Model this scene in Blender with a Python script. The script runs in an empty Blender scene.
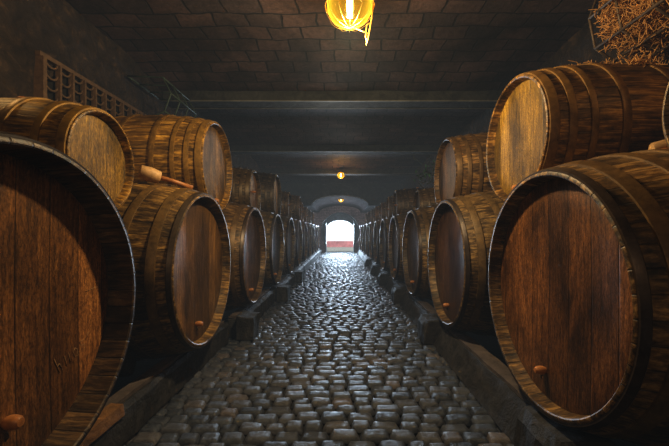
import bpy, bmesh, math, random
from mathutils import Vector, Matrix
from mathutils import noise as mnoise
random.seed(7)
PI = math.pi
sc = bpy.context.scene
col = sc.collection
CAMZ = 1.25
FPX = 350.0

# ------------------------------------------------------------------ helpers
class MB:
    """collects vertices and faces for ONE mesh object"""
    def __init__(s): s.v = []; s.f = []; s.sm = []
    def add(s, vs, fs, smooth=False):
        n = len(s.v); s.v += [tuple(p) for p in vs]
        s.f += [tuple(i + n for i in f) for f in fs]; s.sm += [smooth] * len(fs)
    def box(s, c, d, m=None):
        x, y, z = d[0] / 2, d[1] / 2, d[2] / 2
        vs = [Vector((a * x, b * y, e * z)) for a in (-1, 1) for b in (-1, 1) for e in (-1, 1)]
        if m: vs = [m @ v for v in vs]
        vs = [v + Vector(c) for v in vs]
        s.add(vs, [(0, 1, 3, 2), (4, 6, 7, 5), (0, 4, 5, 1), (2, 3, 7, 6), (0, 2, 6, 4), (1, 5, 7, 3)])
    def tube(s, pts, r, seg=8, cap=True, closed=False):
        pts = [Vector(p) for p in pts]; n = len(pts)
        rs = r if isinstance(r, (list, tuple)) else [r] * n
        vs = []; up = None
        for i, p in enumerate(pts):
            if closed: t = pts[(i + 1) % n] - pts[i - 1]
            else: t = pts[min(i + 1, n - 1)] - pts[max(i - 1, 0)]
            t.normalize()
            if up is None:
                up = t.orthogonal().normalized()
            up = (up - t * up.dot(t))
            if up.length < 1e-5: up = t.orthogonal()
            up.normalize(); w = t.cross(up)
            for k in range(seg):
                a = 2 * PI * k / seg
                vs.append(p + (up * math.cos(a) + w * math.sin(a)) * rs[i])
        fs = []
        for i in range(n if closed else n - 1):
            j = (i + 1) % n
            for k in range(seg):
                l = (k + 1) % seg
                fs.append((i * seg + k, i * seg + l, j * seg + l, j * seg + k))
        if cap and not closed:
            fs.append(tuple(range(seg - 1, -1, -1))); fs.append(tuple((n - 1) * seg + k for k in range(seg)))
        s.add(vs, fs, True)
    def lathe(s, prof, seg=48, axis='x', closed=False):
        """prof: (t, r) pairs, revolved about the axis"""
        vs = []; n = len(prof)
        for (t, r) in prof:
            for k in range(seg):
                a = 2 * PI * k / seg; c, d = r * math.cos(a), r * math.sin(a)
                vs.append({'x': (t, c, d), 'y': (c, t, d), 'z': (c, d, t)}[axis])
        fs = []
        for i in range(n if closed else n - 1):
            j = (i + 1) % n
            for k in range(seg):
                l = (k + 1) % seg
                fs.append((i * seg + k, i * seg + l, j * seg + l, j * seg + k))
        s.add(vs, fs, True)
    def xform(s, m): s.v = [tuple(m @ Vector(v)) for v in s.v]; return s
    def build(s, name, mat, parent=None, recalc=True, sharp=None):
        me = bpy.data.meshes.new(name); me.from_pydata(s.v, [], s.f)
        me.polygons.foreach_set('use_smooth', s.sm)
        if recalc:
            bm = bmesh.new(); bm.from_mesh(me); bmesh.ops.recalc_face_normals(bm, faces=bm.faces); bm.to_mesh(me); bm.free()
        if sharp is not None:
            try: me.set_sharp_from_angle(angle=math.radians(sharp))
            except Exception: pass
        me.update(); me.materials.append(mat)
        o = bpy.data.objects.new(name, me); col.objects.link(o)
        if parent: o.parent = parent
        return o

def tag(o, label=None, cat=None, group=None, kind=None):
    if label: o['label'] = label
    if cat: o['category'] = cat
    if group: o['group'] = group
    if kind: o['kind'] = kind
    return o
def struct(o, label=None, cat=None):
    o['kind'] = 'structure'
    if label: o['label'] = label
    if cat: o['category'] = cat
    return o
def empty(name, loc=(0, 0, 0), rz=0):
    o = bpy.data.objects.new(name, None); col.objects.link(o); o.location = loc; o.rotation_euler = (0, 0, rz)
    o.empty_display_size = .1
    return o
def bevel(o, w, seg=2):
    m = o.modifiers.new('bevel', 'BEVEL'); m.width = w; m.segments = seg; m.limit_method = 'ANGLE'; m.angle_limit = math.radians(40)

# ------------------------------------------------------------------ materials
def mat(name):
    m = bpy.data.materials.new(name); m.use_nodes = True
    nt = m.node_tree; b = nt.nodes['Principled BSDF']
    return m, nt, b
def N(nt, t, **kw):
    n = nt.nodes.new(t)
    for k, v in kw.items(): setattr(n, k, v)
    return n
def setin(n, **kw):
    for k, v in kw.items(): n.inputs[k.replace('_', ' ')].default_value = v
    return n
def ramp(nt, fac, stops, interp='LINEAR'):
    r = N(nt, 'ShaderNodeValToRGB'); r.color_ramp.interpolation = interp
    e = r.color_ramp.elements
    while len(e) > 1: e.remove(e[-1])
    e[0].position = stops[0][0]; e[0].color = (*stops[0][1], 1) if len(stops[0][1]) == 3 else stops[0][1]
    for p, c in stops[1:]:
        q = e.new(p); q.color = (*c, 1) if len(c) == 3 else c
    nt.links.new(fac, r.inputs[0]); return r.outputs[0]
def mixc(nt, mode, fac, a, b):
    m = N(nt, 'ShaderNodeMix', data_type='RGBA', blend_type=mode)
    for idx, v in ((0, fac), (6, a), (7, b)):
        if isinstance(v, bpy.types.NodeSocket): nt.links.new(v, m.inputs[idx])
        else: m.inputs[idx].default_value = v if idx == 0 else ((*v, 1) if len(v) == 3 else v)
    return m.outputs[2]
def math_(nt, op, a, b=None, c=None):
    m = N(nt, 'ShaderNodeMath', operation=op)
    for i, v in enumerate((a, b, c)):
        if v is None: continue
        if isinstance(v, bpy.types.NodeSocket): nt.links.new(v, m.inputs[i])
        else: m.inputs[i].default_value = v
    return m.outputs[0]
def g(v): return (v, v, v)
def coords(nt, scale=(1, 1, 1), rnd=False, kind='Object'):
    tc = N(nt, 'ShaderNodeTexCoord'); mp = N(nt, 'ShaderNodeMapping'); mp.inputs['Scale'].default_value = scale
    nt.links.new(tc.outputs[kind], mp.inputs[0])
    if rnd:
        oi = N(nt, 'ShaderNodeObjectInfo'); cb = N(nt, 'ShaderNodeCombineXYZ')
        r = math_(nt, 'MULTIPLY', oi.outputs['Random'], 37.0)
        nt.links.new(r, cb.inputs[0]); nt.links.new(r, cb.inputs[1]); nt.links.new(r, cb.inputs[2])
        nt.links.new(cb.outputs[0], mp.inputs[1])
    return mp.outputs[0]
def noise_(nt, vec, scale, detail=5, rough=.6, dist=0):
    n = N(nt, 'ShaderNodeTexNoise'); setin(n, Scale=scale, Detail=detail, Roughness=rough, Distortion=dist)
    nt.links.new(vec, n.inputs['Vector']); return n.outputs['Fac']
def bump(nt, b, h, strength=.5, dist=.02):
    bp = N(nt, 'ShaderNodeBump'); setin(bp, Strength=strength, Distance=dist)
    nt.links.new(h, bp.inputs['Height']); nt.links.new(bp.outputs[0], b.inputs['Normal'])

def m_head():
    """barrel head: vertical oak boards; object space: x axis of barrel, y across, z up"""
    m, nt, b = mat('oak_head_boards')
    tc = N(nt, 'ShaderNodeTexCoord'); sp = N(nt, 'ShaderNodeSeparateXYZ'); nt.links.new(tc.outputs['Object'], sp.inputs[0])
    oi = N(nt, 'ShaderNodeObjectInfo')
    rr = math_(nt, 'MULTIPLY', oi.outputs['Random'], 61.0)
    warp = noise_(nt, coords(nt, (1, .9, .25), True), 1.3, 1)
    yy = math_(nt, 'ADD', math_(nt, 'MULTIPLY', sp.outputs[1], 6.2), rr)
    yy = math_(nt, 'ADD', yy, math_(nt, 'MULTIPLY', warp, .25))
    fl = math_(nt, 'FLOOR', yy); fr = math_(nt, 'FRACT', yy)
    wn = N(nt, 'ShaderNodeTexWhiteNoise', noise_dimensions='1D'); nt.links.new(fl, wn.inputs['W'])
    grain = noise_(nt, coords(nt, (1, 30, 2.6), True), 2.6, 8, .72, .3)
    fine = noise_(nt, coords(nt, (1, 70, 26), True), 2.2, 4, .75)
    blotch = noise_(nt, coords(nt, (1, 2.2, 1.0), True), 2.4, 5, .6, .4)
    base = ramp(nt, grain, [(.28, (.040, .021, .009)), (.5, (.135, .076, .032)), (.72, (.27, .165, .070))])
    board = ramp(nt, wn.outputs[0], [(0, g(.42)), (.5, g(.95)), (1, g(1.65))])
    c = mixc(nt, 'MULTIPLY', 1.0, base, board)
    c = mixc(nt, 'MULTIPLY', .85, c, ramp(nt, blotch, [(.34, g(.22)), (.5, g(.9)), (.66, g(1.5))]))
    c = mixc(nt, 'MULTIPLY', .7, c, ramp(nt, fine, [(.38, g(.2)), (.52, g(1.1)), (.68, g(2.0))]))
    seam = ramp(nt, fr, [(0, g(.18)), (.03, g(1)), (.97, g(1)), (1, g(.18))])
    c = mixc(nt, 'MULTIPLY', 1.0, c, seam)
    c = mixc(nt, 'MULTIPLY', 1.0, c, oi.outputs['Color'])
    nt.links.new(c, b.inputs['Base Color'])
    ro = ramp(nt, grain, [(.2, g(.5)), (.8, g(.32))]); nt.links.new(ro, b.inputs['Roughness'])
    b.inputs['Specular IOR Level'].default_value = .55
    h = math_(nt, 'ADD', math_(nt, 'MULTIPLY', grain, .35), math_(nt, 'MULTIPLY', seam, .6))
    h = math_(nt, 'ADD', h, math_(nt, 'MULTIPLY', fine, .5))
    bump(nt, b, h, .55, .006)
    return m
def m_staves(nst=44):
    m, nt, b = mat('oak_staves')
    tc = N(nt, 'ShaderNodeTexCoord'); sp = N(nt, 'ShaderNodeSeparateXYZ'); nt.links.new(tc.outputs['Object'], sp.inputs[0])
    oi = N(nt, 'ShaderNodeObjectInfo'); rr = math_(nt, 'MULTIPLY', oi.outputs['Random'], 17.0)
    ang = math_(nt, 'ARCTAN2', sp.outputs[1], sp.outputs[2])
    aa = math_(nt, 'MULTIPLY', ang, nst / (2 * PI)); fl = math_(nt, 'FLOOR', aa); fr = math_(nt, 'FRACT', aa)
    wn = N(nt, 'ShaderNodeTexWhiteNoise', noise_dimensions='1D'); nt.links.new(math_(nt, 'ADD', fl, rr), wn.inputs['W'])
    grain = noise_(nt, coords(nt, (1.5, 16, 16), True), 2.4, 6, .68, .4)
    blotch = noise_(nt, coords(nt, (1, 1, 1), True), 3.4, 6, .65, .5)
    base = ramp(nt, grain, [(.34, (.022, .012, .005)), (.5, (.14, .086, .032)), (.66, (.42, .28, .11))])
    c = mixc(nt, 'MULTIPLY', 1.0, base, ramp(nt, wn.outputs[0], [(0, g(.6)), (1, g(1.25))]))
    c = mixc(nt, 'MULTIPLY', .9, c, ramp(nt, blotch, [(.34, g(.2)), (.5, g(.95)), (.66, g(1.5))]))
    seam = ramp(nt, fr, [(0, g(.15)), (.05, g(1)), (.95, g(1)), (1, g(.15))])
    c = mixc(nt, 'MULTIPLY', .9, c, seam)
    c = mixc(nt, 'MULTIPLY', 1.0, c, oi.outputs['Color'])
    nt.links.new(c, b.inputs['Base Color']); b.inputs['Roughness'].default_value = .5
    h = math_(nt, 'ADD', math_(nt, 'MULTIPLY', grain, .7), math_(nt, 'MULTIPLY', seam, .6))
    bump(nt, b, h, .6, .008)
    return m
def m_hoop(name, c0, c1, rough=.5, metal=.35):
    m, nt, b = mat(name)
    n = noise_(nt, coords(nt, (1, 1, 1), True), 14, 6, .7, .5)
    oi = N(nt, 'ShaderNodeObjectInfo')
    c = ramp(nt, n, [(.3, c0), (.7, c1)])
    c = mixc(nt, 'MULTIPLY', 1.0, c, oi.outputs['Color'])
    nt.links.new(c, b.inputs['Base Color'])
    b.inputs['Roughness'].default_value = rough; b.inputs['Metallic'].default_value = metal
    bump(nt, b, n, .4, .004)
    return m
def m_rough(name, c0, c1, scale=5, rough=.8, bs=.6, bd=.02, c2=None, spec=.4):
    m, nt, b = mat(name)
    v = coords(nt)
    n = noise_(nt, v, scale, 9, .68, .5); n2 = noise_(nt, v, scale * .3, 4, .6)
    st = [(.3, c0), (.7, c1)] if c2 is None else [(.25, c0), (.55, c1), (.8, c2)]
    c = ramp(nt, n, st)
    c = mixc(nt, 'MULTIPLY', .8, c, ramp(nt, n2, [(.3, g(.45)), (.65, g(1.25))]))
    nt.links.new(c, b.inputs['Base Color']); b.inputs['Roughness'].default_value = rough
    b.inputs['Specular IOR Level'].default_value = spec
    bump(nt, b, n, bs, bd); return m
def m_brick(name, ca, cb, mort, scale, w, h, rot=(0, 0, 0), bs=.8, stain=(.35, 1.3)):
    m, nt, b = mat(name)
    tc = N(nt, 'ShaderNodeTexCoord'); mp = N(nt, 'ShaderNodeMapping'); mp.inputs['Rotation'].default_value = rot
    nt.links.new(tc.outputs['Object'], mp.inputs[0])
    wv = N(nt, 'ShaderNodeTexNoise'); setin(wv, Scale=2.5, Detail=3); nt.links.new(mp.outputs[0], wv.inputs['Vector'])
    ad = N(nt, 'ShaderNodeVectorMath', operation='MULTIPLY_ADD'); nt.links.new(wv.outputs['Color'], ad.inputs[0])
    ad.inputs[1].default_value = (.12, .12, .12); nt.links.new(mp.outputs[0], ad.inputs[2])
    br = N(nt, 'ShaderNodeTexBrick'); nt.links.new(ad.outputs[0], br.inputs['Vector'])
    br.inputs['Color1'].default_value = (*ca, 1); br.inputs['Color2'].default_value = (*cb, 1); br.inputs['Mortar'].default_value = (*mort, 1)
    setin(br, Scale=scale, Bias=0.0); br.inputs['Mortar Size'].default_value = .012; br.inputs['Mortar Smooth'].default_value = .4
    br.inputs['Brick Width'].default_value = w; br.inputs['Row Height'].default_value = h
    n = noise_(nt, mp.outputs[0], 1.1, 6, .65, .6); n2 = noise_(nt, mp.outputs[0], 18, 6, .7)
    c = mixc(nt, 'MULTIPLY', 1.0, br.outputs['Color'], ramp(nt, n, [(.32, g(stain[0])), (.68, g(stain[1]))]))
    c = mixc(nt, 'MULTIPLY', .7, c, ramp(nt, n2, [(.3, g(.4)), (.7, g(1.4))]))
    nt.links.new(c, b.inputs['Base Color']); b.inputs['Roughness'].default_value = .75
    hh = math_(nt, 'ADD', math_(nt, 'MULTIPLY', br.outputs['Fac'], -1.0), math_(nt, 'MULTIPLY', n2, .7))
    bump(nt, b, hh, bs, .02); return m
def m_setts():
    m, nt, b = mat('granite_setts')
    at = N(nt, 'ShaderNodeAttribute', attribute_name='shade'); v = coords(nt)
    n = noise_(nt, v, 28, 8, .7, .3); n2 = noise_(nt, v, 1.2, 4, .6)
    c = ramp(nt, at.outputs['Fac'], [(0, (.022, .028, .042)), (.45, (.052, .060, .080)), (.8, (.075, .075, .085)), (1, (.11, .095, .095))])
    c = mixc(nt, 'MULTIPLY', .8, c, ramp(nt, n, [(.3, g(.45)), (.7, g(1.5))]))
    c = mixc(nt, 'MULTIPLY', .6, c, ramp(nt, n2, [(.35, g(.6)), (.65, g(1.25))]))
    nt.links.new(c, b.inputs['Base Color'])
    nt.links.new(ramp(nt, n, [(.3, g(.34)), (.7, g(.66))]), b.inputs['Roughness'])
    b.inputs['Specular IOR Level'].default_value = .55
    bump(nt, b, n, .9, .012); return m
def m_emit(name, c, s):
    m = bpy.data.materials.new(name); m.use_nodes = True; nt = m.node_tree; nt.nodes.clear()
    e = N(nt, 'ShaderNodeEmission'); e.inputs[0].default_value = (*c, 1); e.inputs[1].default_value = s
    o = N(nt, 'ShaderNodeOutputMaterial'); nt.links.new(e.outputs[0], o.inputs[0]); return m
def m_plain(name, c, rough=.6, metal=0):
    m, nt, b = mat(name); n = noise_(nt, coords(nt), 20, 5)
    nt.links.new(ramp(nt, n, [(.3, tuple(x * .6 for x in c)), (.7, tuple(x * 1.3 for x in c))]), b.inputs['Base Color'])
    b.inputs['Roughness'].default_value = rough; b.inputs['Metallic'].default_value = metal
    bump(nt, b, n, .3, .003); return m
def m_amber():
    m = bpy.data.materials.new('amber_glass'); m.use_nodes = True; nt = m.node_tree; nt.nodes.clear()
    tr = N(nt, 'ShaderNodeBsdfTransparent'); tr.inputs[0].default_value = (1, .78, .30, 1)
    gl = N(nt, 'ShaderNodeBsdfGlossy'); gl.inputs['Roughness'].default_value = .1; gl.inputs[0].default_value = (1, .8, .4, 1)
    lw = N(nt, 'ShaderNodeLayerWeight'); lw.inputs[0].default_value = .45
    em = N(nt, 'ShaderNodeEmission'); em.inputs[0].default_value = (1, .62, .04, 1)
    nz = noise_(nt, coords(nt), 9, 4)
    st = math_(nt, 'ADD', math_(nt, 'MULTIPLY', math_(nt, 'POWER', lw.outputs['Facing'], 2.0), 1.6), math_(nt, 'MULTIPLY', nz, .35))
    nt.links.new(st, em.inputs[1])
    mx = N(nt, 'ShaderNodeMixShader'); mx.inputs[0].default_value = .12
    nt.links.new(tr.outputs[0], mx.inputs[1]); nt.links.new(gl.outputs[0], mx.inputs[2])
    ad = N(nt, 'ShaderNodeAddShader'); nt.links.new(mx.outputs[0], ad.inputs[0]); nt.links.new(em.outputs[0], ad.inputs[1])
    o = N(nt, 'ShaderNodeOutputMaterial'); nt.links.new(ad.outputs[0], o.inputs[0]); return m

HEAD = m_head(); STAVE = m_staves()
HOOP = m_hoop('rusted_hoop_iron', (.065, .042, .018), (.22, .145, .06), .45, .3)
DARKHOOP = m_hoop('black_hoop_iron', (.03, .022, .018), (.09, .068, .055), .38, .4)
PEG = m_plain('turned_oak', (.42, .17, .05), .45)
PALEWOOD = m_plain('pale_beech', (.50, .30, .13), .6)
CHALK = m_plain('chalk', (.34, .20, .09), .9)
WALL = m_rough('stained_plaster', (.008, .006, .005), (.055, .036, .023), 7.0, .85, 1.0, .12, (.20, .115, .052))
CEIL = m_brick('ceiling_brick', (.095, .056, .047), (.042, .029, .028), (.009, .007, .007), 1.0, .38, .235, (0, 0, 0), 1.0, (.15, 1.5))
VAULT = m_brick('vault_brick', (.045, .034, .037), (.03, .024, .028), (.02, .018, .02), 1.0, .30, .10)
ENDW = m_brick('pale_brick', (.34, .26, .25), (.24, .19, .19), (.12, .10, .10), 1.0, .30, .10, (PI / 2, 0, 0))
BEAMM = m_rough('dark_concrete', (.012, .012, .011), (.062, .060, .052), 6.0, .85, .9, .05)
EDGE = m_rough('worn_beam_edge', (.10, .10, .09), (.20, .19, .17), 6, .6, .4, .01)
KERB = m_rough('grey_stone', (.010, .010, .011), (.040, .037, .037), 8, .7, .9, .03, (.10, .09, .085))
RAILTOP = m_rough('pale_timber', (.06, .045, .04), (.17, .135, .12), 7, .75, .6, .015)  # paler than the kerb body beneath
LITTIMBER = m_rough('lamplit_timber', (.10, .045, .015), (.34, .17, .055), 9, .65, .8, .02)  # warm lamplight on the strip put into the timber colour
EARTH = m_rough('joint_earth', (.006, .006, .006), (.022, .018, .015), 12, .9, .8, .02)
SETT = m_setts()
WIRE = m_plain('old_wire', (.10, .065, .035), .55, .4)
GREENWIRE = m_plain('verdigris_wire', (.05, .075, .06), .6, .3)
STRAW = m_plain('straw', (.46, .23, .07), .7)
BRASS = m_plain('aged_brass', (.45, .28, .06), .35, .9)
BLUEST = m_rough('blue_grey_render', (.07, .10, .12), (.15, .20, .23), 5, .7, .4, .02)
DOORM = m_rough('blue_door_paint', (.05, .075, .085), (.11, .15, .165), 6, .55, .3, .01)
PINK = m_rough('pink_wall_paint', (.62, .17, .16), (.80, .28, .26), 4, .8, .2, .01)
GRAVEL = m_rough('gravel', (.12, .09, .06), (.42, .36, .28), 30, .9, .8, .03)
VINE = m_plain('dry_vine', (.05, .06, .04), .8)
GREEN = m_plain('dusty_leaf', (.07, .17, .09), .7)
LATT = m_plain('terracotta', (.12, .07, .035), .8)

# ------------------------------------------------------------------ setting
XW = 2.72; ZC = 3.56; YB = -2.6; YE = 21.3; YARCH = 15.4
def wallgrid(name, fn, nu, nv, m, amp=.02, freq=1.6):
    mb = MB(); vs = []
    for i in range(nu + 1):
        for j in range(nv + 1):
            p, n = fn(i / nu, j / nv); p = Vector(p)
            d = mnoise.noise(p * freq) + .5 * mnoise.noise(p * freq * 3)
            vs.append(p + Vector(n) * d * amp)
    mb.add(vs, [(i * (nv + 1) + j, (i + 1) * (nv + 1) + j, (i + 1) * (nv + 1) + j + 1, i * (nv + 1) + j + 1) for i in range(nu) for j in range(nv)], True)
    return struct(mb.build(name, m, recalc=False))
L_ = YE - YB
wallgrid('wall_left', lambda u, v: ((-XW, YB + u * L_, v * ZC), (1, 0, 0)), 220, 36, WALL, .035)
wallgrid('wall_right', lambda u, v: ((XW, YB + u * L_, v * ZC), (-1, 0, 0)), 220, 36, WALL, .035)
# shallow brick vaults between the cross beams
BEAMS = [-1.37, 1.99, 5.35, 8.71, 12.07]
def ceilz(y):
    t = ((y - 5.35) / 3.36) % 1.0
    return ZC - .16 + .16 * (1 - (2 * t - 1) ** 2)
wallgrid('ceiling', lambda u, v: (((-XW - .08) + v * 2 * (XW + .08), YB + u * (YARCH - YB), ceilz(YB + u * (YARCH - YB))), (0, 0, 1)), 150, 24, CEIL, .015)
mb = MB(); mb.box((0, YB - .05, ZC / 2), (2 * XW, .1, ZC)); struct(mb.build('wall_back', WALL))
for k, y in enumerate(BEAMS):
    root = empty('trim_%d' % (k + 1), (0, y, 3.25)); struct(root)
    mb = MB(); mb.box((0, .17, .14), (2 * XW, .34, .27))
    o = mb.build('beam', BEAMM, root); bevel(o, .012)
    mb = MB(); mb.box((0, .012, .006), (2 * XW, .03, .016)); mb.box((0, .335, .006), (2 * XW, .012, .012)); mb.build('beam_edge', EDGE, root)

mb = MB(); mb.box((0, (YB + YE) / 2, ZC + .22), (2 * XW + .6, L_ + .4, .1)); struct(mb.build('ceiling_sky_block', BEAMM))  # added above the ceiling to block sky leaking in
for s in (-1, 1):
    mb = MB(); mb.box((s * (XW + .12), (YB + YE) / 2, 1.9), (.1, L_ + .4, 3.9)); struct(mb.build('wall_sky_block_%s' % ('left' if s < 0 else 'right'), BEAMM))  # added outside the side walls, shuts out stray sky light
# arched header wall + narrower vault beyond it
AR = 1.26; SPR = CAMZ + 1.18; RISE = .42
def archz(x, w=AR, spr=SPR, rise=RISE):
    return spr + rise * math.sqrt(max(0, 1 - (x / w) ** 2)) if abs(x) < w else spr
mb = MB(); n = 40
xs = [-XW] + [-AR + 2 * AR * i / n for i in range(n + 1)] + [XW]
front = [(x, YARCH, archz(x) if 0 < i < len(xs) - 1 else SPR) for i, x in enumerate(xs)]
top = [(x, YARCH, ZC + .1) for x in xs]; back = [(x, YARCH + .3, z) for x, _, z in front]
vs = front + top + back; k = len(xs)
fs = [(i, i + 1, k + i + 1, k + i) for i in range(k - 1)] + [(i, 2 * k + i, 2 * k + i + 1, i + 1) for i in range(k - 1)]
mb.add(vs, fs); struct(mb.build('wall_header', BEAMM))
mb = MB(); mb.tube([(x, YARCH - .02, archz(x) + .02) for x in [(-AR * .985 + 2 * AR * .985 * i / n) for i in range(n + 1)]], .028, 8)
struct(mb.build('trim_6', EDGE))
mb = MB(); vs = []; xs = [-XW, -AR] + [-AR + 2 * AR * i / n for i in range(1, n)] + [AR, XW]
for y in (YARCH, YE):
    vs += [(x, y, archz(x)) for x in xs]
k = len(xs); mb.add(vs, [(i, i + 1, k + i + 1, k + i) for i in range(k - 1)], False)
VAULT.node_tree.nodes['Principled BSDF'].inputs['Specular IOR Level'].default_value = .05; VAULT.node_tree.nodes['Principled BSDF'].inputs['Roughness'].default_value = 1
struct(mb.build('ceiling_vault', VAULT, recalc=False))
# end wall with round opening
def ringwall(name, y, R, cz, W, H, m, z0=0.0):
    mb = MB(); ns = 96; vs = []; 
    for i in range(ns):
        a = 2 * PI * i / ns; dx, dz = math.cos(a), math.sin(a)
        zi = max(z0, cz + R * dz)
        if dz < 0 and abs(R * dx) < .88: zi = z0
        vs.append((R * dx, y, zi))
        t = min(W / abs(dx) if abs(dx) > 1e-6 else 1e9, (H - cz) / dz if dz > 1e-6 else (cz - z0) / -dz if dz < -1e-6 else 1e9)
        vs.append((t * dx, y, cz + t * dz))
    mb.add(vs, [(2 * i, 2 * i + 1, (2 * i + 3) % (2 * ns), (2 * i + 2) % (2 * ns)) for i in range(ns)])
    return struct(mb.build(name, m, recalc=False))
RC = CAMZ + .02; RR = 1.17
ringwall('wall_end', YE, RR, RC, XW, 3.1, ENDW)
mb = MB(); a0 = math.asin(RC / RR) if RC < RR else PI / 2
ns = 72; ring = [(RR * math.cos(2 * PI * i / ns), RC + RR * math.sin(2 * PI * i / ns)) for i in range(ns)]
vs = [(x, YE, z) for x, z in [(x, -.02 if z < RC and abs(x) < .88 else z) for x, z in ring]] + [(x * .98, YE + .9, -.02 if z < RC and abs(x) < .88 else z) for x, z in ring]
mb.add(vs, [(i, (i + 1) % ns, ns + (i + 1) % ns, ns + i) for i in range(ns)], True)
struct(mb.build('trim_7', BLUEST, recalc=False))
# outer screen wall with the arched daylight doorway
DW = .86; DS = CAMZ + .25; DR = .50
mb = MB(); n = 24
xs = [-DW + 2 * DW * i / n for i in range(n + 1)]
inner = [(-DW, 0.0)] + [(x, DS + DR * math.sqrt(max(0, 1 - (x / DW) ** 2))) for x in xs] + [(DW, 0.0)]
outer = [(-2.2, 0.0)] + [(-2.2 + 4.4 * i / n, 3.0) for i in range(n + 1)] + [(2.2, 0.0)]
k = len(inner)
for y in (YE + .9,):
    vs = [(x, y, z) for x, z in inner] + [(x, y, z) for x, z in outer] + [(x, y + .25, z) for x, z in inner]
    mb.add(vs, [(i, i + 1, k + i + 1, k + i) for i in range(k - 1)] + [(i, 2 * k + i, 2 * k + i + 1, i + 1) for i in range(k - 1)])
struct(mb.build('wall_outer', BLUEST))
for s in (-1, 1):
    r = empty('door_%d' % (1 if s < 0 else 2), (s * (DW + .03), YE + .88, 0)); struct(r)
    mb = MB(); w = .8; nn = 10
    pr = [(0, .02)] + [(0, 1.45)] + [(-w * i / nn, 1.45 + .42 * math.sin(PI / 2 * i / nn)) for i in range(1, nn + 1)] + [(-w, .02)]
    vs = [(0, y, z) for y, z in pr] + [(-s * .05, y, z) for y, z in pr]; q = len(pr)
    mb.add(vs, [tuple(range(q)), tuple(range(2 * q - 1, q - 1, -1))] + [(i, (i + 1) % q, q + (i + 1) % q, q + i) for i in range(q)])
    leaf = mb.build('door_leaf', DOORM, r)
    mb = MB()
    for z in (.5, 1.3): mb.box((-s * .055, -.35, z), (.015, .6, .05))
    mb.build('strap_hinge', BRASS, leaf)
# outside
mb = MB(); mb.box((0, 36, -.05), (40, 27.4, .1)); struct(mb.build('ground_outside', GRAVEL))
mb = MB(); mb.box((0, 29.2, .22), (30, .3, .44)); mb.box((0, 29.2, .46), (30, .36, .05)); struct(mb.build('wall_outside', PINK))

# floor base and setts
mb = MB(); mb.box((0, (YB + YE + 1.2) / 2, -.06), (2 * XW, L_ + 1.2, .05)); 
base = struct(mb.build('floor', EARTH))
def build_setts():
    vs = []; fs = []; shade = []
    y = .9; row = 0
    while y < YE + 1.15:
        d = random.uniform(.096, .118)
        xw0, xw1 = -1.62, 1.42
        if y > 20.8: xw0, xw1 = -.95, .95
        x = xw0 - random.uniform(0, .12)
        while x < xw1:
            w = random.uniform(.115, .20)
            near = y < 4.5
            K = 7 if near else 5 if y < 9 else 4
            cx, cy = x + w / 2, y + d / 2 + .014 * mnoise.noise(Vector((x * 1.4, y * .7, 3)))+ .012*math.sin(x*4+row*.2)
            hw, hd = w / 2 - .0025, d / 2 - .002
            hz = .018 * mnoise.noise(Vector((x * .9, y * .6, 0))) + random.uniform(-.007, .007)
            tx, ty = random.uniform(-.04, .04), random.uniform(-.04, .04); rot = random.uniform(-.05, .05)
            b0 = len(vs); sh = min(1, max(0, random.gauss(.45, .25)))
            sd = random.uniform(0, 90)
            ce, se = math.cos(rot), math.sin(rot)
            for i in range(K + 1):
                for j in range(K + 1):
                    u = -1 + 2 * i / K; v = -1 + 2 * j / K
                    # spread samples toward the rim so the rounded shoulders are smooth
                    u = math.copysign(abs(u) ** .75, u) if u else 0; v = math.copysign(abs(v) ** .75, v) if v else 0
                    e = (abs(u) ** 4 + abs(v) ** 4)
                    uu = u * math.sqrt(1 - .10 * v ** 4); vv = v * math.sqrt(1 - .10 * u ** 4)
                    px, py = uu * hw, vv * hd
                    px += .006 * mnoise.noise(Vector((u * 1.5, v * 1.5, sd))); py += .006 * mnoise.noise(Vector((u * 1.5, v * 1.5, sd + 9)))
                    m_ = max(abs(u), abs(v))
                    z = -.034 * (m_ ** 12) - .0015 * (u * u + v * v) + tx * px + ty * py + hz
                    z += .004 * mnoise.noise(Vector((u * 2, v * 2, sd + 30)))
                    vs.append((cx + px * ce - py * se, cy + px * se + py * ce, z)); shade.append(sh)
            for i in range(K):
                for j in range(K):
                    a = b0 + i * (K + 1) + j; fs.append((a, a + K + 1, a + K + 2, a + 1))
            x += w
        y += d; row += 1
    me = bpy.data.meshes.new('floor_cobbles'); me.from_pydata(vs, [], fs)
    me.polygons.foreach_set('use_smooth', [True] * len(fs))
    at = me.attributes.new('shade', 'FLOAT', 'POINT'); at.data.foreach_set('value', shade)
    me.materials.append(SETT); o = bpy.data.objects.new('floor_cobbles', me); col.objects.link(o)
    struct(o)
build_setts()

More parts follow.
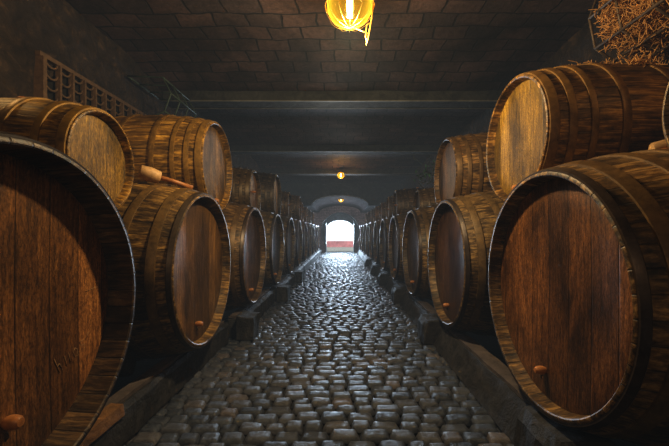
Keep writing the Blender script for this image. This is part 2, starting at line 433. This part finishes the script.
# ------------------------------------------------------------------ barrels
def barrel_meshes(tname, Rh, Rb, L, hoops, recess, peg_z, peg_y, peg_r):
    """meshes in object space: front rim at x=0, axis +x, axis at z=0"""
    S = 96
    def R(t): u = 2 * t / L - 1; return Rh + (Rb - Rh) * (1 - abs(u) ** 2.1)
    parts = {}
    th = .024 * (Rh / .66) ** .5 + .003
    prof = [(recess + .012, Rh - th - .012), (recess * .5, Rh - th), (.006, Rh - th + .004), (0, Rh - th + .010), (0, Rh - .006), (.004, Rh)]
    prof += [(L * i / 30, R(L * i / 30)) for i in range(1, 30)]
    prof += [(L, Rh), (L, Rh - th), (L - recess, Rh - th), (L - recess, .001)]
    b = MB(); b.lathe(prof, S); parts['staves'] = (b, STAVE)
    b = MB(); rim = Rh - th - .002
    rings = [1.0, .97, .75, .5, .25]
    vs = []; fs = []
    for q, r in enumerate(rings):
        for k in range(S):
            a = 2 * PI * k / S
            vs.append((recess + .010 * (1 - r * r) * 1.0 - (0 if q else -.008), rim * r * math.cos(a), rim * r * math.sin(a)))
    for q in range(len(rings) - 1):
        for k in range(S):
            l = (k + 1) % S; fs.append((q * S + k, q * S + l, (q + 1) * S + l, (q + 1) * S + k))
    c = len(vs); vs.append((recess + .01, 0, 0)); fs += [((len(rings) - 1) * S + k, (len(rings) - 1) * S + (k + 1) % S, c) for k in range(S)]
    b.add(vs, fs, False); parts['head'] = (b, HEAD)
    hs = []
    for (f, w, dark) in hoops:
        a0, a1 = f * L, f * L + w
        tk = .009
        pr = [(a0, R(a0) - .003), (a0, R(a0) + tk), (a0 + .004, R(a0) + tk + .002), (a1 - .004, R(a1) + tk + .002), (a1, R(a1) + tk), (a1, R(a1) - .003)]
        b = MB(); b.lathe(pr, S); hs.append((b, DARKHOOP if dark else HOOP))
    parts['hoops'] = hs
    if peg_r:
        b = MB(); r = peg_r
        b.lathe([(recess + .012, r * .8), (recess - .004, r * .8), (recess - .006, r * 1.0), (recess - .02, r * 1.06), (recess - .04, r * .95), (recess - .052, r * .62), (recess - .054, .001)], 20)
        b.xform(Matrix.Translation((0, peg_y, peg_z)))
        parts['plug'] = (b, PEG)
        b = MB(); b.tube([(recess - .005, peg_y + .01, peg_z - r * 1.3), (recess - .012, peg_y + .012, peg_z - r * 1.9), (recess - .004, peg_y + .012, peg_z - r * 2.5)], [r * .22, r * .26, r * .12], 8)
        parts['spile'] = (b, DARKHOOP)
    b = MB(); zb = R(L * .5)
    b.lathe([(zb - .02, .034), (zb + .018, .030), (zb + .026, .024), (zb + .027, .001)], 16, 'z'); b.xform(Matrix.Translation((L * .5, 0, 0)))
    parts['bung'] = (b, PEG)
    out = {}
    def mk(nm, bm_): return bm_[0].build(nm, bm_[1], None, True, 35)
    objs = []
    for nm in ('staves', 'head', 'plug', 'spile', 'bung'):
        if nm in parts: objs.append(mk(nm, parts[nm]))
    for h in parts['hoops']: objs.append(mk('hoop', h))
    return dict(objs=objs, Rh=Rh, Rb=Rb, L=L, used=False)
HL = [(.004, .034, True), (.075, .060, False), (.22, .055, False), (.345, .06, False), (.61, .06, False), (.735, .055, False), (.865, .06, False), (.965, .034, True)]
HM = [(.012, .055, False), (.10, .045, False), (.20, .04, False), (.345, .05, False), (.62, .05, False), (.76, .04, False), (.86, .045, False), (.945, .05, False)]
HS = [(.012, .04, False), (.13, .035, False), (.30, .04, False), (.66, .04, False), (.83, .035, False), (.94, .04, False)]
TYPES = dict(
    large=barrel_meshes('large', .63, .735, 1.36, HL, .072, -.45, .06, .022),
    deep=barrel_meshes('deep', .645, .735, 1.36, HL, .125, -.40, -.03, .026),  # recess deepened to widen the shaded band inside the rim
    medium=barrel_meshes('medium', .47, .54, 1.25, HM, .06, -.36, 0, .024),
    small=barrel_meshes('small', .295, .36, 1.0, HS, .045, 0, 0, 0),
    midsize=barrel_meshes('midsize', .37, .43, 1.05, HM, .05, .05, 0, .018))
def scale_copy(): pass
def barrel(t, x, y, zc, side, label, group, tint=(1, 1, 1), htint=None, roll=0.0, yaw=0.0):
    """side +1: right row (head faces -x); -1: left row. (x, y) of the head rim centre, zc height of the axis."""
    T = TYPES[t]; htint = htint or tint
    root = empty('wine_barrel', (x, y, zc - T['Rb']), (0 if side > 0 else PI) + yaw)
    tag(root, label, 'barrel', group)
    for o in T['objs']:
        c = o if not T['used'] else o.copy()
        if T['used']: col.objects.link(c)
        if c.name.startswith('plug'): plug = c
        c.parent = root; c.location = (0, 0, T['Rb']); c.rotation_euler = (roll if not c.name.startswith(('bung', 'plug', 'spile')) else 0, 0, 0)
        if c.name.startswith('spile'): c.parent = plug; c.location = (0, 0, 0)
        tt = htint if c.name.startswith('head') else (1, 1, 1) if c.name.startswith(('plug', 'bung', 'spile')) else tint
        c.color = (*tt, 1)
        c['tinted'] = 1
        del c['tinted']
    T['used'] = True
    return root

GLL = 'large casks of the left bottom row'; GRL = 'large casks of the right bottom row'
GLU = 'casks lying on top of the left row'; GRU = 'casks lying on top of the right row'
ORD = ['first', 'second', 'third', 'fourth', 'fifth', 'sixth', 'seventh', 'eighth', 'ninth', 'tenth', 'eleventh', 'twelfth']
ZL = CAMZ - .315
P = 1.72
left_labels = {
    0: 'huge foreground cask at left with shadow dark inner rim and chalk scribbles, bottom row',
    1: 'big cask with reddish brown end holding up the pale wooden mallet, left bottom row',
    2: 'big left bottom cask under the slim dark one with pale oval end, third from camera',
    3: 'dim big left bottom cask level with the second stone block, fourth of its row'}
right_labels = {
    0: 'huge foreground cask at right with rust brown end and round orange wooden plug',
    1: 'big right bottom cask with a bright vertical gleam on dark end, behind the foreground one',
    2: 'big dark right bottom cask with a thin pale rim, third from camera',
    3: 'big right bottom cask just past the twig bundle, fourth of its row'}
Lt = [(1.0, .82, .7), (1.0, .88, .62), (.9, .8, .72), (.85, .85, .8)]
for i in range(11):
    y = 1.26 + P * i + (.025 if i == 0 else 0)
    lab = left_labels.get(i, 'distant big left bottom cask, %s of its row counted from the camera' % ORD[i])
    ti = Lt[i] if i < 4 else (.85, .85, .85)
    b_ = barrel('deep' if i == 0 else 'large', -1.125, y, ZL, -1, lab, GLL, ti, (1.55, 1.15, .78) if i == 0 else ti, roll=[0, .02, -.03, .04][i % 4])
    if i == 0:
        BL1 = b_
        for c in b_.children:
            if not c.name.startswith(('head', 'plug', 'bung')): c.color = (.42, .36, .34, 1)  # shade inside the rim put into a darker tint for this cask
for i in range(11):
    y = 1.88 + P * i
    lab = right_labels.get(i, 'distant big right bottom cask, %s of its row counted from the camera' % ORD[i])
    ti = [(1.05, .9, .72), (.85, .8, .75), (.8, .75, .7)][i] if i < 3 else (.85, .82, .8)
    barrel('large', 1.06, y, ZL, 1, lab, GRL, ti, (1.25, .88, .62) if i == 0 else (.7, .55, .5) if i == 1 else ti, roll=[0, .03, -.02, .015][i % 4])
# upper casks
YEL = (1.6, 1.3, .5); YELH = (1.5, 1.45, .55)
barrel('small', -1.41, 2.11, CAMZ + .425, -1, 'small yellowish cask on the foreground left cask, below the wall lattice', GLU, YEL, YELH)
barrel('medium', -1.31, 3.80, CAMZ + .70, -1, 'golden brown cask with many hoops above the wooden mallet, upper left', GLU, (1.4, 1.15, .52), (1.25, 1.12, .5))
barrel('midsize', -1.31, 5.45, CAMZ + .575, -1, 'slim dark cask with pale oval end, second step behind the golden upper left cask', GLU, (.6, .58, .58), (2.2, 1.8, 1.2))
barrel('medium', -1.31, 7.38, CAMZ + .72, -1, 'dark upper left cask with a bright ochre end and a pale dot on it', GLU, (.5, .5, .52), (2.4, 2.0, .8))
ul = [(9.2, .66, 'midsize', 'small upper left cask just past the one with bright ochre end'),
      (10.6, .70, 'midsize', 'upper left cask level with the second hanging lamp, tawny body'),
      (12.3, .66, 'midsize', None), (14.0, .62, 'midsize', None), (15.75, .6, 'midsize', None), (17.5, .6, 'midsize', None)]
for k, (y, dz, t, lab) in enumerate(ul):
    barrel(t, -1.31 if k != 1 else -1.2, y, CAMZ + dz, -1, lab or 'distant cask of the left top row, %s counted from the camera' % ORD[k + 4], GLU, (1.0, .9, .8))
barrel('small', 1.31, 1.13, CAMZ + .47, 1, 'cask cut off by the right photo edge, only a sliver of its rim showing', GRU, (1.1, 1, .85))
barrel('medium', 1.32, 2.70, CAMZ + .70, 1, 'tawny cask with mustard yellow end lying under the hay rack, upper right', GRU, (1.2, .95, .55), (1.35, 1.32, .5))
barrel('medium', 1.32, 4.45, CAMZ + .70, 1, 'upper right cask with dark streaked end, behind the mustard yellow ended one', GRU, (.95, .82, .7), (.9, .78, .6))
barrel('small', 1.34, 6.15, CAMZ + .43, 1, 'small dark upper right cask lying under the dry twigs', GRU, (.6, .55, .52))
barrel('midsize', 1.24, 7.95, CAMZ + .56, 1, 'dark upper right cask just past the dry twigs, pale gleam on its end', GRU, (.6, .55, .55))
for k, (y, dz) in enumerate([(9.6, .58), (11.3, .56), (13.1, .57), (14.85, .57), (16.5, .56), (18.1, .56)]):
    barrel('midsize', 1.30, y, CAMZ + dz, 1, 'distant cask of the right top row, %s counted from the camera' % ORD[k + 5], GRU, (.9, .82, .8))

# chalk scribbles on the foreground left cask head (object space of the head: y runs toward... )
def strokes(name, lines, parent, org, s, r=.0035, rot=0):
    mb = MB(); c_, s_ = math.cos(rot), math.sin(rot)
    for ln in lines:
        pts = []
        for (a, b2) in ln:
            a, b2 = a * s, b2 * s; a, b2 = a * c_ - b2 * s_, a * s_ + b2 * c_
            pts.append((.125 + .0, org[0] + a, org[1] + b2))
        mb.tube(pts, r, 5)
    o = mb.build(name, CHALK, parent); o.location = (.004, 0, TYPES['deep']['Rb']); return o
# right of photo (farther from camera) = local -y for the left row (root turned by 180 deg) -> text x runs along -y
def mir(l): return [[(-a, b) for a, b in q] for q in l]
eight = [(.5, 1.0), (.1, .8), (.3, .55), (.75, .3), (.6, 0), (.15, .05), (.2, .35), (.65, .65), (.85, .9), (.5, 1.0)]
nine = [(1.7, .9), (1.3, 1.0), (1.1, .7), (1.4, .5), (1.75, .75), (1.7, .95), (1.65, .4), (1.3, -.1)]
strokes('chalk_mark', mir([eight, nine]), BL1, (.08, .50), .055, .0018)
one = lambda o: [(o, 0), (o + .1, 1.0)]
num = [[(-.9, 1.5), (-.85, 0)], [(-.87, .6), (-.6, .8), (-.5, 0)], one(0), one(.5), [(1.4, .9), (1.1, .7), (1.1, .1), (1.5, 0), (1.6, .6), (1.4, .9)], [(2.6, 1.0), (2.1, 1.0), (2.1, .6), (2.5, .5), (2.5, .1), (2.0, 0)], [(3.0, .8), (3.4, 1.3)]]
strokes('chalk_mark', mir(num), BL1, (-.32, -.30), .05, .0018, -.35)
strokes('chalk_mark', mir([[(0, 0), (.9, .18), (1.8, .2)]]), BL1, (-.44, .02), .06, .002)

# ------------------------------------------------------------------ supports
def rough_prism(name, sec, y0, y1, m, parent=None, seg=.09, amp=.012, loc=None):
    """section (x, z) list extruded along y with a worn surface"""
    loc = Vector(loc) if loc is not None else Vector((0, 0, 0))
    pts = []
    q = len(sec)
    for i in range(q):
        a, b = Vector(sec[i]), Vector(sec[(i + 1) % q]); k = max(1, int((b - a).length / .06))
        for j in range(k): pts.append(a.lerp(b, j / k))
    c = sum(pts, Vector((0, 0))) / len(pts); n = max(2, int((y1 - y0) / seg)); k = len(pts); vs = []; fs = []
    prof = [(0, .93), (.012 / max(.012, y1 - y0), 1.0)] + [(i / n, 1.0) for i in range(1, n)] + [(1 - .012 / (y1 - y0), 1.0), (1, .93)]
    for t, s in prof:
        for p in pts:
            w = c + (p - c) * s; P3 = Vector((w.x, y0 + (y1 - y0) * t, w.y))
            d = Vector((mnoise.noise(P3 * 7), mnoise.noise(P3 * 7 + Vector((9, 0, 0))), mnoise.noise(P3 * 7 + Vector((0, 9, 0))))) * amp
            P3 += d
            if w.y < .012: P3.z = w.y
            vs.append(P3 - loc)
    r = len(prof)
    for i in range(r - 1):
        for j in range(k): fs.append((i * k + j, i * k + (j + 1) % k, (i + 1) * k + (j + 1) % k, (i + 1) * k + j))
    fs.append(tuple(range(k))); fs.append(tuple((r - 1) * k + j for j in range(k)))
    mb = MB(); mb.add(vs, fs, False); o = mb.build(name, m, parent); o.location = loc
    return o
TOP = .235
# left: long kerb, then staggered lengths
lk = [(.35, 4.0, -1.27, -1.29, 'long dark kerb beam under the foreground left casks with paler top'),
      (4.15, 6.15, -1.16, -1.22, 'kerb beam behind the pale broken stone, left side of the cobbles'),
      (6.4, 8.4, -1.10, -1.16, 'kerb beam beyond the square left stone block'),
      (8.5, 10.7, -1.10, -1.16, 'distant left kerb beam, fourth from the camera'),
      (10.8, 13.2, -1.10, -1.16, 'distant left kerb beam, fifth from the camera'),
      (13.3, 17.2, -1.10, -1.16, 'distant left kerb beam, sixth from the camera'),
      (17.3, 21.0, -1.10, -1.16, 'farthest left kerb beam, ending by the round doorway')]
for k, (y0, y1, xb, xt, lab) in enumerate(lk):
    loc = (xt - .2, (y0 + y1) / 2, 0)
    root = empty('kerb_beam', loc); tag(root, lab, 'kerb', 'kerb beams under the left casks')
    o = rough_prism('beam_body', [(xb, 0), (xb, TOP - .04), (xt, TOP - .01), (xt - .12, TOP - .02), (xt - .14, 0)], y0, y1, KERB, None, amp=.014, loc=loc)
    o.parent = root; o.location = (0, 0, 0)
    o = rough_prism('top_plank', [(xt - .02, TOP - .012), (xt - .02, TOP + .012), (xt - .115, TOP + .006), (xt - .115, TOP - .012)], y0 + .03, y1 - .03, RAILTOP, None, amp=.006, loc=loc)
    o.parent = root; o.location = (0, 0, 0)
lb = [(4.02, -1.00, 'pale edged broken stone block beside the cobbles, near left'),
      (6.22, -.93, 'square stone block on the left edge of the cobbles, second from the camera'),
      (8.6, -.93, 'small far stone block on the left edge, third from the camera')]
for (y, x, lab) in lb:
    w = .20
    o = rough_prism('stone_block', [(x, 0), (x, .26), (x - w, .28), (x - w, 0)], y, y + .34, KERB, amp=.022 if y < 5 else .01, loc=(x - w / 2, y + .17, 0))
    tag(o, lab, 'stone block', 'stone blocks along the left casks')
rk = [(1.2, 1.60), (2.02, 3.86), (4.25, 6.0), (6.45, 8.1), (8.5, 10.2), (10.6, 12.6), (13.0, 16.0), (16.2, 20.8)]
rl = ['short kerb beam nearest the camera at the right', 'dark sloping kerb beam with pale plank between the two nearest right stone blocks'] + ['right kerb beam, %s from the camera' % ORD[k] for k in range(2, 8)]
for k, ((y0, y1), lab) in enumerate(zip(rk, rl)):
    if k == 0: continue
    loc = (1.3, (y0 + y1) / 2, 0)
    root = empty('kerb_beam', loc); tag(root, lab, 'kerb', 'kerb beams under the right casks')
    o = rough_prism('beam_body', [(1.02, 0), (1.12, TOP - .02), (1.27, TOP - .02), (1.29, 0)], y0, y1, KERB, None, amp=.012, loc=loc); o.parent = root; o.location = (0, 0, 0)
    o = rough_prism('top_plank', [(1.13, TOP - .02), (1.13, TOP + .005), (1.255, TOP + .005), (1.255, TOP - .02)], y0 + .02, y1 - .02, RAILTOP, None, amp=.006, loc=loc); o.parent = root; o.location = (0, 0, 0)
rbk = [(1.62, 2.0, .99, 'worn orange lit stone block at the right under the foreground cask'),
       (3.87, 4.24, .93, 'stone block at the right edge of the cobbles, second from the camera'),
       (6.05, 6.42, .93, 'stone block at the right edge of the cobbles, third from the camera'),
       (8.12, 8.48, .90, 'stone block at the right edge of the cobbles, fourth from the camera'),
       (10.2, 10.55, .90, 'stone block at the right edge of the cobbles, fifth from the camera'),
       (12.62, 12.98, .90, 'farthest stone block at the right edge of the cobbles')]
for (y0, y1, x, lab) in rbk:
    o = rough_prism('stone_block', [(x, 0), (x + .01, .20), (x + .05, .265), (x + .28, .27), (x + .34, 0)], y0, y1, KERB, amp=.018, seg=.05, loc=(x + .17, (y0 + y1) / 2, 0))
    tag(o, lab, 'stone block', 'stone blocks along the right casks')
# orange lit wedge beam under the foreground left cask
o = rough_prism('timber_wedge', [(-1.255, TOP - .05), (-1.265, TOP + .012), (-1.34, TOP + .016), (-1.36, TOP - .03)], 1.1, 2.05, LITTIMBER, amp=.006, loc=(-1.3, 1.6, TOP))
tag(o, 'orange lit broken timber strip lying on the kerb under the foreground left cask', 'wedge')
# log chock between first and second left casks
root = empty('log_chock', (-1.58, 2.42, TOP + .012)); root.rotation_euler = (0, 0, .25)
tag(root, 'short dark log chock on the kerb between the two nearest left casks', 'chock')
mb = MB(); mb.lathe([(-.13, .001), (-.13, .085), (-.12, .092), (.12, .095), (.13, .088), (.13, .001)], 28, 'x'); mb.xform(Matrix.Translation((0, 0, .094))); mb.build('log_body', KERB, root, sharp=40)
mb = MB(); mb.lathe([(.02, .0955), (.02, .100), (.05, .100), (.05, .0955)], 28, 'x', True); mb.xform(Matrix.Translation((0, 0, .094))); mb.build('log_band', DARKHOOP, root)

# mallet on the second left cask
def mallet(loc, direction, hl, hr, nl, label):
    root = empty('bung_mallet', loc); d = Vector(direction).normalized()
    q = Vector((1, 0, 0)).rotation_difference(d).to_matrix().to_4x4()
    mb = MB(); mb.lathe([(-hl / 2, .001), (-hl / 2, hr * .8), (-hl / 2 + .008, hr * .9), (0, hr * 1.05), (hl / 2 - .01, hr * .92), (hl / 2, hr * .8), (hl / 2, .001)], 20); mb.xform(q)
    mb.build('mallet_head', PALEWOOD, root, sharp=35)
    mb = MB(); mb.tube([(hl / 2 - .01, 0, 0), (hl / 2 + nl * .5, 0, .004), (hl / 2 + nl, 0, 0)], [hr * .36, hr * .33, hr * .38], 10); mb.xform(q)
    mb.build('handle', PEG, root)
    tag(root, label, 'mallet'); return root
mallet((-1.52, 2.80, CAMZ + .462), (.24, .20, -.08), .15, .056, .26, 'pale wooden mallet with long handle lying on the second left cask')
o = mallet((1.765, 1.9, CAMZ + .458), (.9, -.3, .1), .12, .042, .2, 'orange wooden mallet on top of the foreground right cask at photo edge')

# ------------------------------------------------------------------ wall lattice
root = empty('wall_lattice', (-XW + .04, 3.15, CAMZ + .95)); tag(root, 'long pierced terracotta lattice vent in the left wall above the small yellowish cask', 'vent')
W_, H_ = 1.75, .62
mb = MB()
mb.box((0, W_ / 2, H_ + .02), (.05, W_ + .1, .04)); mb.box((0, W_ / 2, -.02), (.09, W_ + .1, .04)); mb.box((0, -.02, H_ / 2), (.09, .04, H_)); mb.box((0, W_ + .02, H_ / 2), (.09, .04, H_))
o = mb.build('vent_frame', LATT, root)
mb = MB(); nb = 11
for i in range(1, nb): mb.box((.02, W_ * i / nb, H_ / 2), (.05, .022, H_))
mb.build('mullion_bars', LATT, root)
mb = MB()
for i in range(nb):
    for j in range(6):
        yc = W_ * (i + .5) / nb; zc = H_ * (j + .95) / 6; r = W_ / nb * .44
        mb.tube([(.015, yc + r * math.cos(a), zc + r * .75 * math.sin(a) ) for a in [PI + PI * k / 8 for k in range(9)]], .011, 6)
mb.build('tile_scallops', LATT, root)
mb = MB(); mb.box((-.035, W_ / 2, H_ / 2), (.01, W_, H_)); mb.build('dark_backing', EARTH, root)

# ------------------------------------------------------------------ wire racks with straw
def rack(loc, y0, y1, arc, m, label, bars_r=.011, rings=6, name='hay_rack'):
    root = empty(name, loc); tag(root, label, 'rack')
    for (x, z) in arc:
        mb = MB(); mb.tube([(x, y0, z), (x, y1, z)], bars_r, 7); mb.build('long_bar', m, root)
    for k in range(rings):
        y = y0 + (y1 - y0) * k / (rings - 1)
        pts = []
        for i in range(len(arc) - 1):
            a, b = Vector(arc[i]), Vector(arc[i + 1])
            pts += [(a.x, y, a.y), (a.lerp(b, .5).x, y, a.lerp(b, .5).y)]
        pts.append((arc[-1][0], y, arc[-1][1]))
        mb = MB(); mb.tube(pts, bars_r * .8, 7); mb.build('hoop_bar', m, root)
    return root
arcR = [(-.08, .78), (-.52, .70), (-.62, .42), (-.57, .17), (-.42, .07), (-.27, .02), (-.08, -.02)]
rack((2.70, 0, CAMZ + 1.36), 1.55, 2.92, [(x, z) for x, z in arcR], WIRE, 'bent wire hay rack filled with straw on the upper right wall', .013, 6)
def straw(name, loc, n, fn, m, label, cat, rr=.0028, ln=(.06, .16)):
    mb = MB()
    for i in range(n):
        p = Vector(fn()); d = Vector((random.gauss(0, 1), random.gauss(0, 1), random.gauss(0, 1))).normalized()
        l = random.uniform(*ln); c = p + Vector((random.uniform(-1, 1), random.uniform(-1, 1), random.uniform(-1, 1))) * l * .15
        mb.tube([p - d * l / 2, c, p + d * l / 2], rr, 4, False)
    o = mb.build(name, m, recalc=False); o.location = loc; tag(o, label, cat, kind='stuff'); return o
def inside(px, pz, poly):
    c = False; n = len(poly)
    for i in range(n):
        (x1, z1), (x2, z2) = poly[i], poly[i - 1]
        if (z1 > pz) != (z2 > pz) and px < (x2 - x1) * (pz - z1) / (z2 - z1) + x1: c = not c
    return c
def inrack():
    while True:
        x = random.uniform(-.68, -.10); z = random.uniform(.0, .62)
        if inside(x, z, arcR):
            deep = inside(x - .10, z - .10, arcR)
            if not deep or random.random() < .25: return (x, random.uniform(1.6, 2.86), z)
straw('straw_filling', (2.70, 0, CAMZ + 1.36), 4600, inrack, STRAW, 'orange brown straw packed inside the wire hay rack', 'straw', .0032, (.07, .17))
# dark straw core so the bundle is not see-through
Rb = .555
def ontop():
    x = random.uniform(1.65, 2.5); a = random.gauss(.15, .13); u = 2 * (x - 1.32) / 1.25 - 1; R = .47 + .07 * (1 - abs(u) ** 2.1)
    return (x, 2.70 - (R + .012) * math.sin(a), CAMZ + .70 + (R + .012) * math.cos(a))
def ont2():
    x = 2.05 + random.gauss(0, .05); a = .62 + random.gauss(0, .07); R = .535
    return (x, 2.70 - (R + .012) * math.sin(a), CAMZ + .70 + (R + .012) * math.cos(a))
straw('straw_wisps', (0, 0, 0), 170, ontop, STRAW, 'loose straw wisps scattered on top of the mustard ended cask', 'straw', .0025, (.03, .10))
straw('straw_tuft', (0, 0, 0), 26, ont2, STRAW, 'small star shaped straw tuft on the flank of the mustard ended cask', 'straw', .0035, (.08, .16))
# left small rack (greenish wire) behind the golden cask
arcL = [(.06, .42), (.50, .40), (.60, .20), (.52, -.02), (.30, -.12), (.06, -.12)]
rack((-2.70, 0, CAMZ + 1.52), 4.35, 5.1, arcL, GREENWIRE, 'small empty greenish wire rack on the left wall behind the golden cask', .012, 4, 'wire_rack')
# vine twigs on the small dark right cask
mb = MB(); 
for i in range(70):
    p = Vector((random.uniform(1.45, 2.5), random.uniform(5.5, 6.7), CAMZ + .80 + random.uniform(0, .45)))
    p.z += (p.x - 1.45) * .35
    pts = [p]; d = Vector((random.gauss(0, 1), random.gauss(0, .6), random.gauss(0, .5))).normalized()
    for k in range(5):
        d = (d + Vector((random.gauss(0, .4), random.gauss(0, .4), random.gauss(0, .4)))).normalized(); pts.append(pts[-1] + d * .07)
    mb.tube(pts, .006, 4, False)
o = mb.build('dry_twigs', VINE, recalc=False); tag(o, 'tangle of dry dark twigs heaped on the small dark upper right cask', 'twigs', kind='stuff')
mb = MB()
for i in range(260):
    x = random.uniform(1.35, 2.3); p = Vector((x, random.uniform(5.5, 6.6), CAMZ + .98 + (x - 1.35) * .35 + random.gauss(0, .08)))
    a = random.uniform(0, 6.3); d = Vector((math.cos(a), math.sin(a), random.gauss(0, .5))) * .03; e = d.cross(Vector((0, 0, 1))).normalized() * .014
    mb.add([p - d, p + e, p + d, p - e], [(0, 1, 2, 3)])
o = mb.build('dusty_leaves', GREEN, recalc=False); tag(o, 'dusty green leaves among the dry twigs at the upper right', 'leaves', kind='stuff')

# ------------------------------------------------------------------ lamps and added fill lights
def lamp(x, y, z, r, label, bulb_s, ceiling_z, detailed=True):
    root = empty('hanging_lamp', (x, y, z)); tag(root, label, 'lamp', None if detailed else 'small lamps down the tunnel')
    mb = MB(); mb.lathe([(-.86 * r * 1.0, .001), (-.85 * r, r * .25), (-.76 * r, r * .52), (-.55 * r, r * .78), (-.2 * r, r * .97), (.2 * r, r), (.6 * r, r * .9), (.9 * r, r * .62)], 40, 'z')
    mb.build('glass_globe', AMBER, root)
    mb = MB(); mb.lathe([(-.40 * r, .001), (-.38 * r, r * .09), (-.2 * r, r * .14), (.35 * r, r * .14), (.5 * r, r * .10), (.52 * r, .001)], 16, 'z'); mb.build('bulb', m_emit('bulb_glow', (1, .80, .42), bulb_s), root)
    mb = MB(); mb.lathe([(.55 * r, r * .3), (.8 * r, r * .75), (.9 * r, r * .72), (1.15 * r, r * .35), (1.2 * r, .001)], 24, 'z'); mb.build('lamp_cap', BRASS, root)
    mb = MB(); mb.tube([(0, 0, 1.15 * r), (0, 0, ceiling_z - z)], .012, 8); mb.build('stem', BRASS, root)
    mb = MB()
    for k in range(6):
        a = PI * k / 6
        if k % 2 == 0 or detailed:
            mb.tube([(1.08 * r * math.cos(a) * math.cos(t), 1.08 * r * math.sin(a) * math.cos(t), .95 * r * math.sin(t)) for t in [-PI * i / 16 for i in range(17)]], .0020 if detailed else .006, 6)
    mb.tube([(1.08 * r * math.cos(a), 1.08 * r * math.sin(a), 0) for a in [2 * PI * i / 32 for i in range(32)]], .005, 6, closed=True)
    wg = mb.build('wire_guard', BRASS, root)
    if detailed:
        mb = MB()
        mb.tube([(r * 1.05, .0, .1 * r), (r * .98, 0, -.5 * r), (r * .80, .0, -1.5 * r), (r * .72, 0, -1.72 * r)], [.008, .008, .007, .004], 6)
        mb.tube([(r * .1, 0, -.9 * r), (r * .45, 0, -1.05 * r), (r * .84, 0, -1.2 * r)], .005, 6)
        mb.tube([(r * .93, 0, -.7 * r), (r * .75, 0, -.82 * r), (r * .70, 0, -1.35 * r), (r * .75, 0, -1.6 * r)], .005, 6)
        mb.build('guard_latch', BRASS, wg)
    return root
AMBER = m_amber()
lamp(.075, 2.7, CAMZ + 1.74, .175, 'large glowing amber glass lamp with wire guard at the top of the photo', 28, ceilz(2.7))
lamp(.03, 12.0 - .25, CAMZ + 1.90, .11, 'small glowing lamp hanging below the fourth cross beam', 60, 3.3, False)
lamp(.05, 17.2, CAMZ + 1.58, .12, 'small lamp hanging in the arched vault before the doorway', 30, archz(.05), False)
def light(kind, name, loc, energy, color, size=.1, rot=(0, 0, 0), **kw):
    d = bpy.data.lights.new(name, kind); d.energy = energy; d.color = color
    if kind == 'AREA':
        d.shape = 'RECTANGLE'; d.size = size[0]; d.size_y = size[1]
    elif kind == 'POINT': d.shadow_soft_size = size
    elif kind == 'SUN': d.angle = size
    for k, v in kw.items(): setattr(d, k, v)
    o = bpy.data.objects.new(name, d); col.objects.link(o); o.location = loc; o.rotation_euler = rot
    return o
WARM = (1, .55, .20); NEUT = (1.0, .97, .90)
light('POINT', 'lamp_light', (.075, 2.6, CAMZ + 1.48), 150, (1, .78, .45), .06)
light('POINT', 'lamp_light', (.03, 11.5, CAMZ + 1.7), 18, WARM, .08)
light('POINT', 'lamp_light', (.05, 17.0, CAMZ + 1.35), 8, WARM, .08)
light('POINT', 'entrance_lamp', (0.0, -1.2, 2.4), 30, (1, .70, .42), .25)
light('POINT', 'side_fill_light', (-2.30, 2.1, 2.60), 6.0, (1, .60, .22), .08)  # pair of warm lights added out of view to brighten wall and upper casks
light('POINT', 'side_fill_light', (2.0, 1.35, 2.75), 5.0, (1, .58, .24), .08)
light('POINT', 'tunnel_fill', (0, 5.8, 2.7), 14, NEUT, .4)  # unseen ambient fill added along the tunnel
light('POINT', 'tunnel_fill', (0, 9.2, 2.7), 10, NEUT, .4)
light('POINT', 'tunnel_fill', (0, 13.5, 1.9), 10, NEUT, .4)
light('POINT', 'tunnel_fill', (0, 18.3, 1.9), 42, (1, .84, .88), .4)
light('AREA', 'doorway_daylight', (0, YE + 1.3, 1.35), 125, (.62, .80, 1.0), (1.6, 1.6), (-PI / 2 + math.radians(5), 0, 0), spread=math.radians(65))

# ------------------------------------------------------------------ world, camera
w = bpy.data.worlds.new('daylight'); sc.world = w; w.use_nodes = True
bg = w.node_tree.nodes['Background']; bg.inputs[0].default_value = (.93, .97, 1, 1); bg.inputs[1].default_value = 1.6
wn = w.node_tree; pv = wn.nodes.new('ShaderNodeVolumePrincipled')
pv.inputs['Color'].default_value = (.6, .7, .75, 1); pv.inputs['Density'].default_value = .0024
pv.inputs['Emission Strength'].default_value = .0024; pv.inputs['Emission Color'].default_value = (.82, .93, 1, 1)  # faint bluish glow of the air stands in for scattered haze
wn.links.new(pv.outputs[0], wn.nodes['World Output'].inputs['Volume'])
cd = bpy.data.cameras.new('camera'); cam = bpy.data.objects.new('camera', cd); col.objects.link(cam)
cam.location = (0, 0, CAMZ); cam.rotation_euler = (PI / 2, 0, 0)
cd.sensor_width = 36; cd.lens = FPX / 669 * 36; cd.shift_x = -5.5 / 669; cd.shift_y = 9 / 669; cd.clip_start = .02
sc.camera = cam
sc.view_settings.view_transform = 'Standard'; sc.view_settings.look = 'Medium High Contrast'; sc.view_settings.exposure = 0.0
sc.cycles.max_bounces = 8
